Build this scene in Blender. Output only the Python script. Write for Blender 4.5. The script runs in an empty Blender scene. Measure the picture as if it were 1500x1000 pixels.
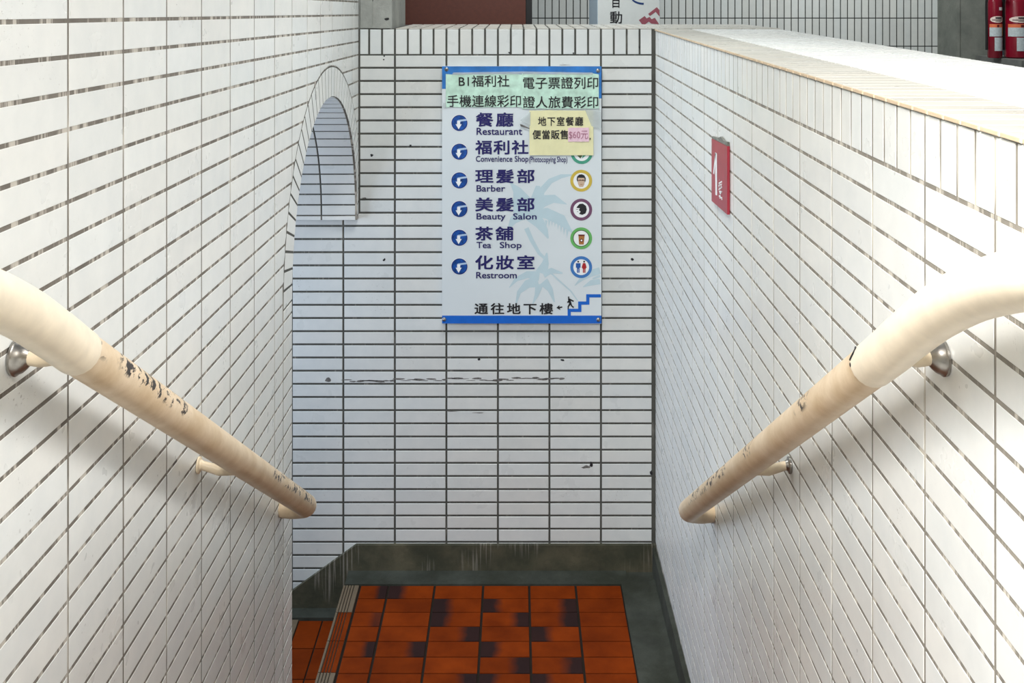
import bpy, bmesh, math, random
from mathutils import Vector, Matrix

random.seed(7)
C = bpy.context.scene.collection
SC = bpy.context.scene
E = 1.255                      # eye height above the upper floor; geometry below is given relative to the eye

# ------------------------------------------------------------------ camera
cam_d = bpy.data.cameras.new('camera')
cam = bpy.data.objects.new('camera', cam_d)
C.objects.link(cam)
cam.location = (0, 0, E)
cam.rotation_euler = (math.pi / 2, 0, 0)
F = 1506.7                     # focal length in pixels of a 1500 px wide frame
cam_d.sensor_width = 36.0
cam_d.lens = 36.0 * F / 1500.0
cam_d.shift_x = -0.0043
cam_d.shift_y = -0.3333
cam_d.clip_start = 0.02
SC.camera = cam
CX = 756.4

# ------------------------------------------------------------------ light
SC.view_settings.view_transform = 'Standard'
SC.view_settings.look = 'None'
SC.view_settings.gamma = 1.0
SC.view_settings.use_curve_mapping = False
SC.view_settings.exposure = 0.0

wd = bpy.data.worlds.new('world')
SC.world = wd
wd.use_nodes = True
bgn = wd.node_tree.nodes['Background']
bgn.inputs[0].default_value = (0.86, 0.95, 1.0, 1)
bgn.inputs[1].default_value = 0.12


def area(name, loc, target, size, size_y, power, color, spread=180):
    d = bpy.data.lights.new(name, 'AREA')
    d.shape = 'RECTANGLE'
    d.size = size
    d.size_y = size_y
    d.energy = power
    d.color = color
    d.spread = math.radians(spread)
    o = bpy.data.objects.new(name, d)
    C.objects.link(o)
    o.location = (loc[0], loc[1], loc[2] + E)
    v = Vector(target) - Vector(loc)
    o.rotation_euler = v.to_track_quat('-Z', 'Y').to_euler()
    return o


area('stair_lamp', (0.0, 0.4, 0.66), (0.1, 2.2, -0.8), 0.14, 0.14, 11.0, (1.0, 0.95, 0.88))
area('near_wall_fill', (-0.45, -0.3, 1.15), (0.62, 0.95, -0.95), 1.3, 0.9, 80.0, (1.0, 0.97, 0.93), 92)  # added soft light brightening the near side walls, mostly the parapet side
area('ledge_fill', (2.4, 2.0, 1.1), (0.6, 1.9, -0.15), 1.0, 1.0, 24.0, (1.0, 0.98, 0.95), 100)  # added light that blows out the ledge and lifts the upper arched wall
area('end_wall_fill', (-0.1, 3.5, 1.3), (-0.1, 3.7, -2.0), 0.7, 0.7, 38.0, (0.97, 1.0, 0.98))  # added overhead light brightening the top of the end wall
area('hall_fill', (2.6, 6.9, 1.9), (2.0, 8.6, -0.3), 0.6, 0.6, 70.0, (1.0, 1.0, 0.97))  # added to brighten the tiled wall across the hall
area('hall_fill', (-0.5, 4.9, 1.7), (0.5, 6.4, -0.2), 0.6, 0.6, 30.0, (0.94, 0.98, 1.0), 110)  # added to brighten the signboard behind the parapet
area('landing_daylight', (-2.3, 4.0, -1.2), (0.3, 4.2, -1.6), 1.0, 1.0, 34.0, (0.70, 0.82, 1.0))

# ------------------------------------------------------------------ materials
def nt(name):
    m = bpy.data.materials.new(name)
    m.use_nodes = True
    t = m.node_tree
    b = t.nodes['Principled BSDF']
    return m, t, b


def node(t, kind, **kw):
    n = t.nodes.new(kind)
    for k, v in kw.items():
        if k.startswith('i_'):
            n.inputs[k[2:]].default_value = v
        elif k[0] == '#':
            n.inputs[int(k[1:])].default_value = v
        else:
            setattr(n, k, v)
    return n


def noise(t, scale, detail=4, rough=0.55, mapscale=None):
    tc = node(t, 'ShaderNodeTexCoord')
    n = node(t, 'ShaderNodeTexNoise', i_Scale=scale, i_Detail=detail, i_Roughness=rough)
    if mapscale:
        mp = node(t, 'ShaderNodeMapping')
        mp.inputs['Scale'].default_value = mapscale
        t.links.new(tc.outputs['Object'], mp.inputs[0])
        t.links.new(mp.outputs[0], n.inputs['Vector'])
    else:
        t.links.new(tc.outputs['Object'], n.inputs['Vector'])
    return n.outputs[0]


def ramp(t, src, stops):
    r = node(t, 'ShaderNodeValToRGB')
    el = r.color_ramp.elements
    el.remove(el[1])
    for i, (p, c) in enumerate(stops):
        e = el[0] if i == 0 else el.new(p)
        e.position = p
        e.color = c if isinstance(c, tuple) else (c, c, c, 1)
    t.links.new(src, r.inputs[0])
    return r.outputs[0]


def mixc(t, fac, a, b, mode='MIX'):
    m = node(t, 'ShaderNodeMix', data_type='RGBA', blend_type=mode)
    if isinstance(fac, (int, float)):
        m.inputs[0].default_value = fac
    else:
        t.links.new(fac, m.inputs[0])
    for i, v in ((6, a), (7, b)):
        if isinstance(v, tuple):
            m.inputs[i].default_value = v
        else:
            t.links.new(v, m.inputs[i])
    return m.outputs[2]


def math_(t, op, a, b=None, c=None):
    m = node(t, 'ShaderNodeMath', operation=op)
    for i, v in enumerate((a, b, c)):
        if v is None:
            continue
        if isinstance(v, (int, float)):
            m.inputs[i].default_value = v
        else:
            t.links.new(v, m.inputs[i])
    return m.outputs[0]


def bump(t, b, src, strength, dist=0.01):
    n = node(t, 'ShaderNodeBump', i_Strength=strength, i_Distance=dist)
    t.links.new(src, n.inputs['Height'])
    t.links.new(n.outputs[0], b.inputs['Normal'])


def plain(name, col, rough=0.5, metal=0.0, vary=0.06, scale=30):
    m, t, b = nt(name)
    c = (*col, 1)
    d = tuple(x * (1 - vary * 2) for x in col) + (1,)
    n = noise(t, scale, 3)
    r = ramp(t, n, [(0.3, d), (0.7, c)])
    t.links.new(r, b.inputs['Base Color'])
    b.inputs['Roughness'].default_value = rough
    b.inputs['Metallic'].default_value = metal
    return m


def tile_mat(name, col, rough=0.32, dirt=0.5, dirtcol=(0.16, 0.15, 0.13)):
    m, t, b = nt(name)
    at = node(t, 'ShaderNodeAttribute', attribute_name='tint')
    n1 = ramp(t, noise(t, 16, 5, 0.6), [(0.3, (0.92, 0.93, 0.94, 1)), (0.7, (1, 1, 1, 1))])
    base = mixc(t, 1.0, (*col, 1), at.outputs['Color'], 'MULTIPLY')
    base = mixc(t, 1.0, base, n1, 'MULTIPLY')
    # scattered little scratches and specks, gathered in patches
    sp = ramp(t, noise(t, 120, 3, 0.7, (1, 1, 1.4)), [(0.63, 0.0), (0.70, 1.0)])
    gate = ramp(t, noise(t, 5.5, 3), [(0.56, 0.0), (0.66, 1.0)])
    f = math_(t, 'MULTIPLY', sp, gate)
    f = math_(t, 'MULTIPLY', f, dirt)
    base = mixc(t, f, base, (*dirtcol, 1))
    t.links.new(base, b.inputs['Base Color'])
    rr = ramp(t, noise(t, 9, 3), [(0.3, rough * 0.8), (0.75, rough * 1.35)])
    t.links.new(rr, b.inputs['Roughness'])
    bump(t, b, noise(t, 25, 2), 0.06, 0.004)
    return m


def grout_mat(name, col, light, streak=(1, 18, 1), lo=0.52, hi=0.64):
    m, t, b = nt(name)
    n1 = ramp(t, noise(t, 14, 4, 0.6), [(0.3, tuple(x * 0.65 for x in col) + (1,)), (0.7, (*col, 1))])
    s = ramp(t, noise(t, 5, 3, 0.75, streak), [(lo, 0.0), (hi, 1.0)])
    t.links.new(mixc(t, s, n1, (*light, 1)), b.inputs['Base Color'])
    b.inputs['Roughness'].default_value = 0.9
    bump(t, b, noise(t, 90, 4), 0.4, 0.003)
    return m


def concrete(name, a, bcol, rough=0.85, moss=None, drips=None):
    m, t, b = nt(name)
    base = ramp(t, noise(t, 7, 8, 0.65), [(0.3, (*a, 1)), (0.7, (*bcol, 1))])
    if moss:
        f = ramp(t, noise(t, 4.5, 5, 0.6), [(0.42, 0.0), (0.62, 0.85)])
        base = mixc(t, f, base, (*moss, 1))
    if drips:
        f = ramp(t, noise(t, 3.0, 2, 0.5, (26, 1, 0.8)), [(0.53, 0.0), (0.60, 1.0)])
        g = ramp(t, noise(t, 2.0, 2, 0.5, (2.2, 1, 1)), [(0.52, 0.0), (0.60, 1.0)])
        f = math_(t, 'MULTIPLY', f, g)
        f = math_(t, 'MULTIPLY', f, 0.42)
        base = mixc(t, f, base, (*drips, 1))
    t.links.new(base, b.inputs['Base Color'])
    b.inputs['Roughness'].default_value = rough
    bump(t, b, noise(t, 40, 6, 0.65), 0.5, 0.006)
    return m


M = {}
M['tile'] = tile_mat('white glazed tile', (0.75, 0.76, 0.74))
M['tile_far'] = tile_mat('white glazed tile of the end wall', (0.68, 0.70, 0.69))
M['tile_grey'] = tile_mat('pale grey tile', (0.56, 0.59, 0.575), 0.4, 0.3)
M['tile_top'] = tile_mat('coping tile', (0.60, 0.58, 0.53), 0.3, 0.5, (0.25, 0.2, 0.15))
M['tile_ledge'] = tile_mat('white ledge tile', (0.88, 0.89, 0.88), 0.25, 0.1)
M['edge'] = plain('unglazed tile edge', (0.62, 0.49, 0.34), 0.6)
M['grout_dark'] = grout_mat('dark grout', (0.085, 0.085, 0.075), (0.2, 0.19, 0.17), (9, 1, 1), 0.6, 0.75)
M['grout_side'] = grout_mat('grey grout', (0.26, 0.24, 0.205), (0.52, 0.49, 0.43), (1, 7, 0.6), 0.51, 0.60)
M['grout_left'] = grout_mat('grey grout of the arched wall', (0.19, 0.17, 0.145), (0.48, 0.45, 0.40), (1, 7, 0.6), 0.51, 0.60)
M['grout_ledge'] = grout_mat('pale grout', (0.42, 0.40, 0.36), (0.6, 0.58, 0.54))
M['concrete'] = concrete('grey concrete', (0.22, 0.23, 0.215), (0.36, 0.37, 0.345))
M['concrete_dark'] = concrete('dark grey concrete', (0.10, 0.105, 0.10), (0.17, 0.18, 0.165))
M['concrete_col'] = concrete('weathered concrete', (0.12, 0.135, 0.12), (0.20, 0.215, 0.19))
M['cement'] = concrete('cement gutter', (0.018, 0.021, 0.015), (0.05, 0.056, 0.044), 0.85, (0.015, 0.018, 0.009))
M['mossy'] = concrete('mossy skirting', (0.035, 0.034, 0.02), (0.10, 0.09, 0.055), 0.85, (0.028, 0.032, 0.018), (0.36, 0.33, 0.29))
M['floor'] = concrete('hall floor', (0.25, 0.25, 0.24), (0.36, 0.36, 0.35), 0.5)
M['plaster'] = concrete('ceiling plaster', (0.6, 0.6, 0.58), (0.68, 0.68, 0.66))


def orange_mat():
    m, t, b = nt('orange quarry tile')
    at = node(t, 'ShaderNodeAttribute', attribute_name='tint')
    uv = node(t, 'ShaderNodeUVMap', uv_map='UVMap')
    sep = node(t, 'ShaderNodeSeparateXYZ')
    t.links.new(uv.outputs[0], sep.inputs[0])
    sc = node(t, 'ShaderNodeSeparateColor')
    t.links.new(at.outputs['Color'], sc.inputs[0])
    w = math_(t, 'ADD', sep.outputs[0], math_(t, 'MULTIPLY', math_(t, 'SUBTRACT', noise(t, 12, 3), 0.5), 0.25))
    left = ramp(t, w, [(0.22, 1.0), (0.45, 0.0)])
    right = ramp(t, w, [(0.55, 0.0), (0.80, 1.0)])
    f = math_(t, 'ADD', math_(t, 'MULTIPLY', left, sc.outputs[1]), math_(t, 'MULTIPLY', right, sc.outputs[2]))
    f = math_(t, 'MINIMUM', f, 0.93)
    base = ramp(t, noise(t, 8, 5, 0.6), [(0.3, (0.125, 0.018, 0.0015, 1)), (0.7, (0.205, 0.032, 0.0025, 1))])
    tint = node(t, 'ShaderNodeCombineColor')
    for i in range(3):
        t.links.new(sc.outputs[0], tint.inputs[i])
    base = mixc(t, 1.0, base, tint.outputs[0], 'MULTIPLY')
    base = mixc(t, f, base, (0.016, 0.012, 0.013, 1))
    t.links.new(base, b.inputs['Base Color'])
    b.inputs['Roughness'].default_value = 0.75
    b.inputs['Specular IOR Level'].default_value = 0.06
    bump(t, b, noise(t, 60, 4), 0.15, 0.003)
    return m


M['orange'] = orange_mat()
M['joint'] = plain('dark floor joint', (0.022, 0.016, 0.012), 0.9)
M['nosing_worn'] = plain('worn grey nosing', (0.135, 0.100, 0.062), 0.7)
M['nosing_groove'] = plain('nosing groove', (0.05, 0.04, 0.03), 0.9)


def rail_mat(name, ranges):
    """cream paint with dark chips on the upper side, gathered in stretches along the rail"""
    m, t, b = nt(name)
    base = ramp(t, noise(t, 14, 6, 0.65), [(0.3, (0.58, 0.43, 0.26, 1)), (0.7, (0.77, 0.63, 0.46, 1))])
    tc = node(t, 'ShaderNodeTexCoord')
    sp = node(t, 'ShaderNodeSeparateXYZ')
    t.links.new(tc.outputs['Object'], sp.inputs[0])
    geo = node(t, 'ShaderNodeNewGeometry')
    sn = node(t, 'ShaderNodeSeparateXYZ')
    t.links.new(geo.outputs['Normal'], sn.inputs[0])
    up = ramp(t, math_(t, 'MULTIPLY_ADD', sn.outputs[2], 0.5, 0.5), [(0.37, 0.0), (0.46, 1.0)])
    y = math_(t, 'DIVIDE', math_(t, 'ADD', sp.outputs[1], 2.3), 4.0)
    stops = [(0.0, 0.0)]
    for a, c in ranges:
        stops += [(a / 4 - 0.004, 0.0), (a / 4 + 0.004, 1.0), (c / 4 - 0.004, 1.0), (c / 4 + 0.004, 0.0)]
    gate = ramp(t, y, stops)
    ch = ramp(t, noise(t, 42, 4, 0.62, (1.0, 0.8, 1.6)), [(0.545, 0.0), (0.556, 1.0)])
    f = math_(t, 'MULTIPLY', math_(t, 'MULTIPLY', ch, up), gate)
    t.links.new(mixc(t, f, base, (0.028, 0.018, 0.012, 1)), b.inputs['Base Color'])
    b.inputs['Roughness'].default_value = 0.42
    bump(t, b, noise(t, 60, 4), 0.15, 0.003)
    return m


M['rail_a'] = rail_mat('cream paint, chipped', [(1.50, 1.53), (1.60, 1.93), (2.60, 3.12)])
M['rail_b'] = rail_mat('cream paint, chipped along the low end', [(1.84, 1.9), (2.28, 2.36), (2.55, 3.08)])
M['rail_sleeve'] = plain('cream paint', (0.86, 0.76, 0.60), 0.4)
M['chrome'] = plain('steel', (0.42, 0.40, 0.37), 0.33, 1.0, 0.2, 50)
M['grout_black'] = plain('black grout', (0.03, 0.033, 0.03), 0.9)
M['bracket'] = plain('cream painted bracket', (0.72, 0.60, 0.43), 0.4)
M['board'] = plain('sign white', (0.67, 0.73, 0.76), 0.35, 0, 0.02, 4)
M['blue'] = plain('sign blue', (0.008, 0.13, 0.58), 0.4)
M['blue_top'] = plain('faded sign blue', (0.03, 0.22, 0.66), 0.4, 0, 0.2, 14)
M['disc'] = plain('deep blue', (0.012, 0.10, 0.44), 0.35, 0, 0.35, 60)
M['disc_rim'] = plain('darker blue rim', (0.012, 0.028, 0.19), 0.35)
M['white'] = plain('white', (0.84, 0.86, 0.87), 0.4, 0, 0.01)
M['icewhite'] = plain('pale blue white', (0.42, 0.56, 0.74), 0.4, 0, 0.02)
M['navy'] = plain('navy ink', (0.012, 0.010, 0.12), 0.5)
M['ink'] = plain('black ink', (0.012, 0.012, 0.016), 0.5)
M['palm'] = plain('pale blue print', (0.50, 0.64, 0.70), 0.4, 0, 0.03, 12)
M['yellow'] = plain('yellow ring', (0.62, 0.46, 0.07), 0.4)
M['purple'] = plain('plum ring', (0.17, 0.07, 0.14), 0.4)
M['green'] = plain('green ring', (0.14, 0.46, 0.13), 0.4)
M['darkgreen'] = plain('dark green ring', (0.06, 0.11, 0.04), 0.4)
M['teal'] = plain('teal ring', (0.06, 0.33, 0.22), 0.4)
M['midblue'] = plain('mid blue ring', (0.05, 0.19, 0.50), 0.4)
M['skin'] = plain('printed skin', (0.60, 0.44, 0.32), 0.5)
M['brown_print'] = plain('printed brown', (0.42, 0.17, 0.04), 0.5)
M['maroon'] = plain('printed maroon', (0.13, 0.012, 0.012), 0.5)
M['red_print'] = plain('printed red', (0.42, 0.014, 0.02), 0.5)
M['blue_print'] = plain('printed blue', (0.015, 0.10, 0.38), 0.5)
M['paper_green'] = plain('mint paper', (0.60, 0.86, 0.72), 0.6, 0, 0.17, 22)
M['paper_yellow'] = plain('cream yellow paper', (0.80, 0.77, 0.46), 0.65, 0, 0.05, 20)
M['paper_pink'] = plain('pink paper', (0.80, 0.56, 0.66), 0.65, 0, 0.03, 20)
M['pink_ink'] = plain('pale mauve ink', (0.42, 0.17, 0.25), 0.6)
M['tape'] = plain('clear tape', (0.68, 0.74, 0.74), 0.25, 0, 0.05, 40)
M['tape'].node_tree.nodes['Principled BSDF'].inputs['Alpha'].default_value = 0.4
M['joint'].node_tree.nodes['Principled BSDF'].inputs['Specular IOR Level'].default_value = 0.1
M['red_plate'] = plain('red plastic plate', (0.36, 0.022, 0.045), 0.35, 0, 0.1, 20)
M['red_paint'] = plain('red enamel', (0.21, 0.004, 0.018), 0.25, 0, 0.05, 15)
M['orange_label'] = plain('orange label', (0.72, 0.17, 0.07), 0.5)
M['grey_label'] = plain('grey label', (0.55, 0.63, 0.66), 0.5, 0, 0.12, 90)
M['ochre'] = plain('ochre label edge', (0.55, 0.30, 0.05), 0.5)
M['cream_label'] = plain('cream label', (0.80, 0.66, 0.60), 0.5)
M['black'] = plain('black', (0.008, 0.008, 0.009), 0.5)
M['navy_panel'] = plain('dark slate panel', (0.045, 0.055, 0.07), 0.6)
M['brown'] = plain('dark red brown panel', (0.105, 0.026, 0.014), 0.55, 0, 0.12, 40)
M['paleblue'] = plain('pale blue side', (0.42, 0.53, 0.62), 0.4, 0, 0.03)
M['signwhite'] = plain('sign white sheet', (0.72, 0.75, 0.73), 0.4, 0, 0.02)
M['chevron'] = plain('dull red mark', (0.36, 0.10, 0.13), 0.5)
M['darkblue_mark'] = plain('dark blue mark', (0.02, 0.055, 0.19), 0.5)
M['scuff'] = plain('grey scuff', (0.20, 0.19, 0.18), 0.7, 0, 0.3, 80)
M['residue'] = plain('dirty glue', (0.24, 0.25, 0.22), 0.8, 0, 0.3, 90)


# ------------------------------------------------------------------ mesh helpers
class MB:
    """collects faces with material slots and a per-face tint; coordinates relative to the eye"""

    def __init__(self):
        self.v, self.f, self.mi, self.tint, self.uv = [], [], [], [], []
        self.mats = []

    def slot(self, m):
        if m not in self.mats:
            self.mats.append(m)
        return self.mats.index(m)

    def face(self, pts, m, tint=(1, 1, 1), uv=None):
        b = len(self.v)
        self.v += [tuple(p) for p in pts]
        self.f.append(tuple(range(b, b + len(pts))))
        self.mi.append(self.slot(m))
        self.tint.append(tint)
        self.uv.append(uv or [(0.5, 0.5)] * len(pts))

    def grid(self, rings, m, closed=True, cap0=True, cap1=True, tint=(1, 1, 1)):
        """rings of equal length joined into a skin"""
        b = len(self.v)
        n = len(rings[0])
        for r in rings:
            self.v += [tuple(p) for p in r]
        s = self.slot(m)
        for i in range(len(rings) - 1):
            for j in range(n if closed else n - 1):
                k = (j + 1) % n
                self.f.append((b + i * n + j, b + i * n + k, b + (i + 1) * n + k, b + (i + 1) * n + j))
                self.mi.append(s)
                self.tint.append(tint)
                self.uv.append([(0.5, 0.5)] * 4)
        for flag, i in ((cap0, 0), (cap1, len(rings) - 1)):
            if flag and closed:
                idx = [b + i * n + j for j in range(n)]
                self.f.append(tuple(idx if i else reversed(idx)))
                self.mi.append(s)
                self.tint.append(tint)
                self.uv.append([(0.5, 0.5)] * n)

    def box(self, lo, hi, m, tint=(1, 1, 1)):
        (x0, y0, z0), (x1, y1, z1) = lo, hi
        self.grid([[(x0, y0, z0), (x1, y0, z0), (x1, y1, z0), (x0, y1, z0)],
                   [(x0, y0, z1), (x1, y0, z1), (x1, y1, z1), (x0, y1, z1)]], m, tint=tint)

    def prism(self, poly, off, m, tint=(1, 1, 1)):
        """poly: 3d points; extruded by the vector off"""
        o = Vector(off)
        self.grid([[Vector(p) for p in poly], [Vector(p) + o for p in poly]], m, tint=tint)

    def tile(self, pts, nrm, t, m, tint=(1, 1, 1), bev=0.0014, uv=None):
        bev = min(bev, t * 0.8)
        """one glazed tile: outline pts on the grout, raised by t along nrm with a softened edge"""
        P = [Vector(p) for p in pts]
        N = Vector(nrm)
        n = len(P)
        e = sum((P[i].cross(P[(i + 1) % n]) for i in range(n)), Vector())
        if e.dot(N) < 0:
            P.reverse()
            if uv:
                uv = uv[::-1]
        ins = []
        for i in range(n):
            a, p, c = P[i - 1], P[i], P[(i + 1) % n]
            d1 = (a - p)
            d2 = (c - p)
            if d1.length < 1e-6 or d2.length < 1e-6:
                ins.append(p)
                continue
            d1.normalize()
            d2.normalize()
            n1 = N.cross(-d1)
            n2 = N.cross(d2)
            q = n1 + n2
            L = q.length
            ins.append(p + (q / L * bev * min(2.0, 2.0 / max(L, 0.3)) if L > 1e-6 else Vector()))
        b = len(self.v)
        for ring in (P, [p + N * (t - bev * 0.6) for p in P], [p + N * t for p in ins]):
            self.v += [tuple(p) for p in ring]
        s = self.slot(m)
        for k in range(2):
            for i in range(n):
                j = (i + 1) % n
                self.f.append((b + k * n + i, b + k * n + j, b + (k + 1) * n + j, b + (k + 1) * n + i))
                self.mi.append(s)
                self.tint.append(tint)
                self.uv.append([uv[i], uv[j], uv[j], uv[i]] if uv else [(0.5, 0.5)] * 4)
        self.f.append(tuple(b + 2 * n + i for i in range(n)))
        self.mi.append(s)
        self.tint.append(tint)
        self.uv.append(list(uv) if uv else [(0.5, 0.5)] * n)

    def build(self, name, parent=None, smooth=False, base=None):
        me = bpy.data.meshes.new(name)
        off = Vector(base) if base is not None else (Vector(parent['_base']) if parent is not None and '_base' in parent else Vector((0, 0, 0)))
        me.from_pydata([tuple(Vector(p) - off) for p in self.v], [], self.f)
        for m in self.mats:
            me.materials.append(M[m])
        me.polygons.foreach_set('material_index', self.mi)
        ca = me.color_attributes.new('tint', 'FLOAT_COLOR', 'CORNER')
        ul = me.uv_layers.new(name='UVMap')
        i = 0
        for tn, uvs in zip(self.tint, self.uv):
            for u in uvs:
                ca.data[i].color = (*tn, 1)
                ul.data[i].uv = u
                i += 1
        if smooth:
            me.polygons.foreach_set('use_smooth', [True] * len(me.polygons))
        bm = bmesh.new()
        bm.from_mesh(me)
        if smooth:
            bmesh.ops.remove_doubles(bm, verts=bm.verts, dist=1e-6)
            bmesh.ops.recalc_face_normals(bm, faces=bm.faces)
            for e in bm.edges:
                e.smooth = not (len(e.link_faces) == 2 and e.calc_face_angle(0) > 0.7)
        bm.to_mesh(me)
        bm.free()
        o = bpy.data.objects.new(name, me)
        C.objects.link(o)
        if parent is not None:
            o.parent = parent
        else:
            o.location = (off.x, off.y, off.z + E)
        return o


def thing(name, base, label, cat, group=None):
    o = bpy.data.objects.new(name, None)
    o.empty_display_size = 0.05
    C.objects.link(o)
    o.location = (base[0], base[1], base[2] + E)
    o['_base'] = [float(x) for x in base]
    tag(o, label, cat, group)
    return o


def tag(o, label, cat, group=None, kind=None):
    o['label'] = label
    o['category'] = cat
    if group:
        o['group'] = group
    if kind:
        o['kind'] = kind
    return o


def structure(o, label, cat):
    return tag(o, label, cat, None, 'structure')


def jit(a=0.05, warm=0.0):
    k = 1 - random.random() * a
    w = (random.random() - 0.5) * 0.025
    return (k * (1 + w), k, k * (1 - w - warm))


# ------------------------------------------------------------------ shared dimensions
D = 4.713                       # end wall
P = 0.0603                      # tile course
L = 0.236                       # tile length with joint
SW = 0.059                      # upright course pitch
Z0 = -0.3106                    # under the first stretcher course
ZS = Z0 + P                     # under the upright course
ZT = ZS + 0.1176                # parapet top at the end wall
XC = -0.3206                    # a vertical joint of the end wall
JF = 0.0092                     # wider joints on the end wall
J = 0.0075                      # joint width
T = 0.0008                      # tile relief
XR = 0.638
SR, SL = 0.0117, -0.0116        # courses of the side walls run slightly off level
YR, YL = 1.37, 1.7117
ZBASE = -2.487                  # top of skirting
ZL = -2.615                     # landing
ZG = -E                         # hall floor


def xl(y):
    return -0.724 - 0.0075 * (D - y)


# ------------------------------------------------------------------ end wall
w = MB()
w.box((-2.9, D, -4.6), (1.2, D + 0.80, ZT), 'grout_dark')
nF = (0, -1, 0)


def far_tile(x0, x1, z0, z1, m='tile_far'):
    g = JF / 2
    w.tile([(x0 + g, D, z0 + g), (x1 - g, D, z0 + g), (x1 - g, D, z1 - g), (x0 + g, D, z1 - g)], nF, 0.002, m, jit(0.06))


x = XC - 2 * L + 1e-9
k0 = -10
for k in range(-3, 6):           # upright course
    for q in range(4):
        x0 = XC + k * L + q * SW
        x1 = x0 + SW
        x0c, x1c = max(x0, -0.72), min(x1, XR)
        if x1c - x0c > 0.015:
            far_tile(x0c, x1c, ZS - 0.002, ZT + 0.003)
r = -1
while Z0 - r * P > -4.4:
    zt, zb = Z0 - r * P, Z0 - (r + 1) * P
    for k in range(-10, 6):
        x0, x1 = XC + k * L, XC + (k + 1) * L
        x1 = min(x1, XR)
        if zt > -0.95:
            x0 = max(x0, -0.72)
        if x1 - x0 < 0.015:
            continue
        if zt < ZBASE - 0.01 and x0 > -0.75:
            continue
        far_tile(x0, x1, zb, zt)
    r += 1
# top of the end parapet
nU = (0, 0, 1)
for k in range(-3, 9):
    for q in range(4):
        x0 = XC + k * L + q * SW
        if x0 < -0.575 or x0 > 1.19:
            continue
        y = D - 0.002
        for dy in (0.115, 0.236, 0.236, 0.2):
            y1 = y + dy
            w.tile([(x0 + 0.004, y + 0.003, ZT), (x0 + SW - 0.004, y + 0.003, ZT), (x0 + SW - 0.004, y1 - 0.003, ZT), (x0 + 0.004, y1 - 0.003, ZT)],
                   nU, 0.003, 'tile_top', jit(0.1, 0.02))
            y = y1


def blob(mb, cx, cz, rx, rz, m, n=11, y=D - 0.0026, wob=0.5):
    """a flat irregular chip or smear on the end wall"""
    pts = []
    for i in range(n):
        a = 2 * math.pi * i / n
        s = 1 + (random.random() - 0.5) * wob
        pts.append((cx + rx * s * math.cos(a), y, cz + rz * s * math.sin(a)))
    pts.reverse()
    mb.prism(pts, (0, 0.0006, 0), m)


def px(xp, yp, Y=D):
    return ((xp - CX) * Y / F, -yp * Y / F)


for i in range(34):              # long scuff across the wall
    t_ = i / 33
    X_, Z_ = px(508 + 315 * t_, 557 - 3 * t_ + random.uniform(-2, 2))
    blob(w, X_, Z_, random.uniform(0.012, 0.03), random.uniform(0.0012, 0.005), 'scuff', 9)
for xp, yp, a, b_ in ((481, 556, 0.012, 0.009), (702, 526, 0.006, 0.006), (824, 527, 0.008, 0.004), (563, 380, 0.006, 0.006), (926, 380, 0.006, 0.006),
                      (545, 227, 0.008, 0.006), (601, 213, 0.006, 0.005), (563, 82, 0.004, 0.003), (562, 87, 0.005, 0.003), (662, 602, 0.02, 0.0015),
                      (700, 604, 0.03, 0.0018), (858, 683, 0.016, 0.007), (866, 680, 0.006, 0.012), (534, 290, 0.012, 0.003), (826, 95, 0.022, 0.0015),
                      (936, 69, 0.003, 0.007), (746, 77, 0.005, 0.004), (840, 78, 0.004, 0.004), (954, 692, 0.006, 0.012)):
    X_, Z_ = px(xp, yp)
    blob(w, X_, Z_, a, b_, 'scuff' if a > 0.01 else 'ink', 9, wob=0.9)
o = w.build('wall_back')
structure(o, 'white tiled end wall of the stairwell with scuffs and dark joints', 'wall')

# ------------------------------------------------------------------ right parapet wall
w = MB()


def ztop(y):
    return ZT + SR * (y - D)


Y0 = -1.2
w.grid([[(XR, Y0, -2.9), (1.2, Y0, -2.9), (1.2, Y0, ztop(Y0) - 0.008), (XR, Y0, ztop(Y0) - 0.008)],
        [(XR, D, -2.9), (1.2, D, -2.9), (1.2, D, ztop(D) - 0.008), (XR, D, ztop(D) - 0.008)]], 'grout_side')
nR = (-1, 0, 0)


def rt(y0, y1, z0, z1, m='tile', t=T):
    g = J / 2
    a, b_, c, d = y0 + g, y1 - g, z0 + g, z1 - g
    f = lambda y, z: (XR, y, z + SR * (y - D))
    w.tile([f(a, c), f(b_, c), f(b_, d), f(a, d)], nR, t, m, jit(0.05))


for k in range(-11, 15):
    for q in range(4):
        y0 = YR + k * L + q * SW
        y1 = min(y0 + SW, D)
        if y1 - y0 > 0.015 and y0 > Y0:
            rt(y0, y1, ZS, ZT - 0.006)
    y0, y1 = YR + k * L, min(YR + (k + 1) * L, D)
    if y1 - y0 < 0.015 or y0 < Y0:
        continue
    r = -1
    while Z0 - (r + 1) * P > -2.50:
        rt(y0, y1, Z0 - (r + 1) * P, Z0 - r * P)
        r += 1
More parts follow.
